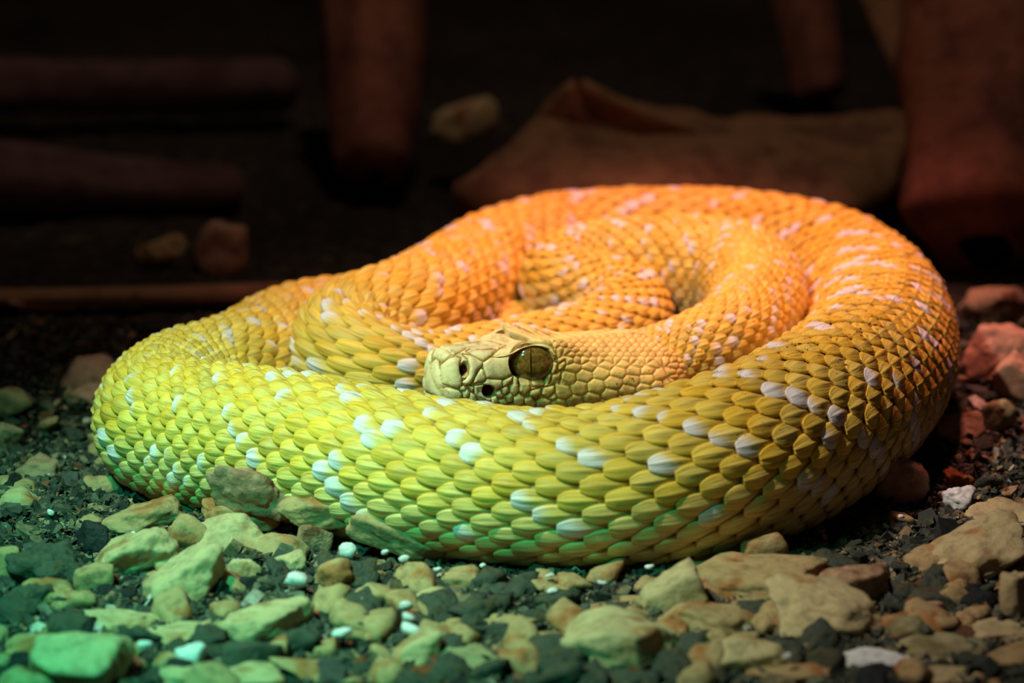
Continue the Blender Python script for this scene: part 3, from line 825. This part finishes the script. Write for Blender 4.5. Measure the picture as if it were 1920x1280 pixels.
# white perlite granules: each one counts
PG = [(652, 1032, 36, 30), (660, 985, 34, 14), (555, 1086, 44, 26), (722, 1035, 14, 12), (758, 1048, 20, 14), (762, 1136, 24, 20),
      (768, 1158, 26, 18), (775, 1180, 44, 22), (642, 1186, 38, 18), (272, 1210, 26, 18), (1036, 1106, 22, 10), (1030, 1078, 18, 8),
      (1130, 1092, 20, 8), (1218, 1062, 18, 8), (1476, 1232, 18, 18), (95, 960, 14, 10), (905, 1060, 12, 8), (1690, 968, 12, 8), (250, 1000, 12, 8), (820, 1068, 16, 10)]
PL = ['large white granule below the rust-mottled slab, right of the brownish chunk', 'flat white granule tucked at the left tip of the rust-mottled slab',
      'white granule between the small cream stone and the largest tilted slab', 'small white speck under the middle of the rust-mottled slab',
      'small white speck under the right part of the rust-mottled slab', 'topmost of three white granules stacked in the blurred middle',
      'middle one of three white granules in the blurred middle', 'widest and lowest of three white granules in the blurred middle',
      'white granule right of the broad blurred cream stone', 'pale blue-white granule above the grey-white pebble',
      'thin white fleck in front of the snake belly, above the thin yellowish stone', 'thin white fleck right at the snake belly near its lowest point',
      'thin white fleck just above the thin yellowish stone', 'white fleck left of the rusty flat stone by the belly',
      'white granule among blurred stones below the hollowed tan stone', 'white speck beside the pale angular stone at the left edge',
      'white speck by the belly right of the rust-mottled slab', 'white speck in the fine mulch below the dark reddish stone',
      'white speck in the mulch left of the sharp-edged slab', 'white speck just past the right end of the rust-mottled slab']
for q_, (px, py, w_, h_) in enumerate(PG):
    lab = PL[q_]
    stone(px, py, w_, h_, M_white, lab, name='perlite_granule', roll=rng.uniform(-20, 20), n=2, cat='granule', p=7,
          group='white perlite granules in the mulch', zbase=0.5, seed=900 + q_)

# smaller pebbles and crumbs scattered on the ground, one object each, sharing a few meshes
def inside_snake(x, y, pad=0.0):
    d = np.hypot(C[:, 0] - x, C[:, 1] - y)
    return np.any(d < C[:, 3] * 0.8 + pad)
protos = {}
for nm, mt, cnt, size, lab, cat, grp, rg in (
        ('pebble', M_tan, 125, (0.22, 0.85), 'small tan pebble loose in the mulch among larger stones', 'pebble', 'small tan pebbles in the mulch', 0.08),
        ('soil_crumb', M_clod, 150, (0.25, 0.8), 'small dark soil crumb loose in the mulch', 'crumb', 'small dark soil crumbs', 0.2),
        ('charcoal_chip', M_coal, 45, (0.25, 0.6), 'small black charcoal chip loose in the mulch', 'charcoal', 'small charcoal chips', 0.08),
        ('bark_crumb', M_rust, 22, (0.18, 0.4), 'small orange bark crumb loose in the mulch', 'bark', 'small orange bark crumbs', 0.2)):
    shapes = []
    for k_ in range(5):
        v, f = rock_shape(5000 + len(nm) * 17 + k_, 3, 8, 22, rg)
        v = v * np.array([1, 0.72, 0.45])
        me_o = add_mesh(nm, v, f, mt)
        shapes.append(me_o.data)
        bpy.data.objects.remove(me_o)
    made = 0
    while made < cnt:
        px = rng.uniform(-20, 1940); py = rng.uniform(780, 1300) if rng.uniform() < 0.93 else rng.uniform(640, 780)
        p_ = at_z(px, py, 0.2)
        if inside_snake(p_[0], p_[1], 0.3): continue
        if py < 980 and 200 < px < 1650: continue
        r_ = rng.uniform(*size) * (0.6 if py < 1060 else 1.0)
        if py < 1060 and rng.uniform() < 0.5: continue
        if any(math.hypot(p_[0] - a, p_[1] - b) < c_ * 0.8 for a, b, c_ in placed): continue
        o = bpy.data.objects.new(nm, shapes[made % 5])
        sc.collection.objects.link(o)
        o.location = (p_[0] * S, p_[1] * S, (0.3 * r_ + 0.12) * S)
        o.scale = (r_,) * 3
        o.rotation_euler = (rng.uniform(-0.4, 0.4), rng.uniform(-0.4, 0.4), rng.uniform(0, 6.28))
        tag(o, lab, cat, grp)
        made += 1

# fine mulch: uncountable chips, one object
NC = 80000
cyy = rng.uniform(0, 1, NC)
mpx = rng.uniform(-120, 2040, NC)
mpy = np.where(cyy < 0.9, rng.uniform(830, 1330, NC), rng.uniform(600, 860, NC))
cen = np.array([at_z(a, b, 0.0) for a, b in zip(mpx, mpy)])
dmin = np.full(NC, 1e9)
for k_ in range(0, len(C), 6):
    dmin = np.minimum(dmin, np.hypot(cen[:, 0] - C[k_, 0], cen[:, 1] - C[k_, 1]) - C[k_, 3] * 0.55)
cen = cen[dmin > 0]; NC = len(cen)
sz = rng.lognormal(-2.4, 0.5, NC)
el = rng.uniform(0.35, 1.0, NC); thn = rng.uniform(0.15, 0.4, NC)
base = np.array([[-1, -0.5, 0], [0, -1, 0], [1, -0.4, 0], [0.9, 0.6, 0], [-0.2, 1, 0], [-1, 0.5, 0]], float)
vb = np.concatenate([base + [0, 0, 1], base * 0.9 - [0, 0, 1]])
fb = np.array([[0, 1, 2, 3], [0, 3, 4, 5], [0, 6, 7, 1], [1, 7, 8, 2], [2, 8, 9, 3], [3, 9, 10, 4], [4, 10, 11, 5], [5, 11, 6, 0]])
Vc = np.tile(vb, (NC, 1, 1)) + rng.uniform(-0.25, 0.25, (NC, 12, 3)) * [1, 1, 0.6]
Vc = Vc * np.stack([sz, sz * el, sz * thn], 1)[:, None, :]
an = rng.uniform(0, 6.28, NC); tx = rng.normal(0, 0.5, NC); ty = rng.normal(0, 0.5, NC)
def rot(Vc, ang, i, j):
    c, s_ = np.cos(ang)[:, None], np.sin(ang)[:, None]
    a, b = Vc[..., i].copy(), Vc[..., j].copy()
    Vc[..., i] = a * c - b * s_; Vc[..., j] = a * s_ + b * c
rot(Vc, tx, 1, 2); rot(Vc, ty, 0, 2); rot(Vc, an, 0, 1)
zz = rng.uniform(0, 0.22, NC) + 0.25 * fbm2(cen[:, 0] * 0.16, cen[:, 1] * 0.16) + 0.02
Vc += np.stack([cen[:, 0], cen[:, 1], zz], 1)[:, None, :]
pals = np.array([[0.05, 0.06, 0.045], [0.03, 0.035, 0.03], [0.09, 0.10, 0.065], [0.16, 0.13, 0.075], [0.30, 0.22, 0.12], [0.22, 0.09, 0.04], [0.50, 0.46, 0.38]])
ci = rng.choice(len(pals), NC, p=[0.34, 0.24, 0.17, 0.11, 0.075, 0.045, 0.02])
colc = pals[ci] * rng.uniform(0.7, 1.3, NC)[:, None]
fc = (fb[None] + (np.arange(NC) * 12)[:, None, None]).reshape(-1, 4)
tag(add_mesh('mulch', Vc.reshape(-1, 3), fc, M_mulch, col=np.repeat(colc, 12, 0), smooth=False),
    'fine dark mulch of soil, bark and grit chips on the ground', 'mulch', kind='stuff')

# ------------------------------------------------------------------ dark background furniture
def log(name, p0, p1, r0_, r1_, mat, label, cat, seed=1, n=40, m=20, flat=1.0):
    p0 = np.array(p0, float); p1 = np.array(p1, float)
    ax = p1 - p0; L_ = np.linalg.norm(ax); ax /= L_
    up = np.array([0, 0, 1.0]) if abs(ax[2]) < 0.8 else np.array([0, 1.0, 0])
    b1 = np.cross(ax, up); b1 /= np.linalg.norm(b1); b2 = np.cross(b1, ax)
    vv = []
    for a in range(n):
        t_ = a / (n - 1)
        e_ = min(1, min(t_, 1 - t_) * n / 2.0 + 0.35)
        for c_ in range(m):
            an_ = 2 * math.pi * c_ / m
            q = Vector((math.cos(an_) * 0.9, math.sin(an_) * 0.9, t_ * L_ * 0.08 + seed * 9.1))
            r_ = (r0_ * (1 - t_) + r1_ * t_) * (1 + 0.28 * mnoise.fractal(q, 1.0, 2.0, 4)) * e_
            vv.append(p0 + ax * (t_ * L_) + b1 * (math.cos(an_) * r_) + b2 * (math.sin(an_) * r_ * flat))
    ff = []
    for a in range(n - 1):
        for c_ in range(m):
            i = a * m + c_; j = a * m + (c_ + 1) % m
            ff.append((i, j, j + m, i + m))
    k0 = len(vv); vv.append(p0); vv.append(p1)
    ff += [(k0, (c_ + 1) % m, c_, c_) for c_ in range(0)]
    o = add_mesh(name, np.array(vv), ff, mat, None, np.array([(p0[0] + p1[0]) / 2, (p0[1] + p1[1]) / 2, min(p0[2], p1[2])]))
    return tag(o, label, cat)
log('log', at_z(-60, 335, 1.5), at_z(460, 350, 1.0), 1.6, 0.8, M_darkwood, 'long low purple-brown log lying in the dark at the left', 'log', 1)
log('log', at_z(-80, 165, 2.0), at_z(560, 160, 2.0), 1.3, 1.3, M_darkwood, 'thin dark reddish log farthest back at the left', 'log', 2)
log('log', at_z(-60, 560, 0.4), at_z(620, 548, 0.4), 0.5, 0.6, M_wood, 'flat weathered branch lying behind the stones at the left', 'branch', 3, flat=0.6)
log('root', at_y(700, -140, 126), at_z(705, 330, 1.2), 2.6, 1.5, M_redwood, 'thick reddish root coming down from above behind the snake', 'root', 4)
log('branch', at_y(1470, -140, 134), at_z(1540, 190, 1.2), 1.9, 1.2, M_redwood, 'upright reddish branch in the dark right of centre', 'branch', 5)
log('post', at_y(1850, -180, 118), at_z(1850, 470, 1.0), 3.3, 3.0, M_redwood, 'wide dark brown post rising at the right edge', 'post', 6)
log('plank', at_y(1610, -160, 127), at_z(1790, 255, 1.5), 2.1, 1.6, M_wood, 'weathered board leaning against the dark post', 'board', 7, flat=0.4)
def slab(name, corners, th_, mat, label, cat, seed):
    # corners: outline on the ground plane (x, y, z top); a rough prism with bevelled noisy sides
    P_ = np.array(corners, float)
    c = P_.mean(0)
    rings = []
    m = 64
    per = np.vstack([P_, P_[:1]])
    sg_ = np.r_[0, np.cumsum(np.linalg.norm(np.diff(per, axis=0), axis=1))]
    u_ = np.linspace(0, sg_[-1], m, endpoint=False)
    ring = np.stack([np.interp(u_, sg_, per[:, i]) for i in range(3)], 1)
    for sc_, dz in ((0.02, 0.1), (0.4, 0.1), (0.75, 0.05), (0.93, 0), (1.0, -0.3), (1.02, -th_ * 0.6), (0.98, -th_), (0.02, -th_)):
        rr = c + (ring - c) * sc_ + [0, 0, dz]
        nz = np.array([mnoise.fractal(Vector(x) * 0.25 + Vector((seed, 0, 0)), 1.0, 2.0, 4) for x in rr])
        rr = rr + (rr - c) * (0.05 * nz)[:, None] + np.stack([0 * nz, 0 * nz, 0.5 * nz], 1)
        rings.append(rr)
    vv = np.concatenate(rings); ff = []
    for a in range(len(rings) - 1):
        for c_ in range(m):
            i = a * m + c_; j = a * m + (c_ + 1) % m
            ff.append((i, i + m, j + m, j))
    o = add_mesh(name, vv, ff, mat, None, np.array([c[0], c[1], 0]), smooth=True)
    return tag(o, label, cat)
slab('rock', [at_z(850, 330, 3.0), at_z(1000, 225, 4.2), at_z(1080, 150, 6.0), at_z(1250, 190, 4.6), at_z(1500, 215, 3.6), at_z(1720, 195, 3.4), at_z(1700, 300, 2.6), at_z(1560, 385, 2.0), at_z(1200, 400, 2.0)],
     1.6, M_wood, 'broad flat brown rock slab lying behind the snake', 'rock', 3.0)
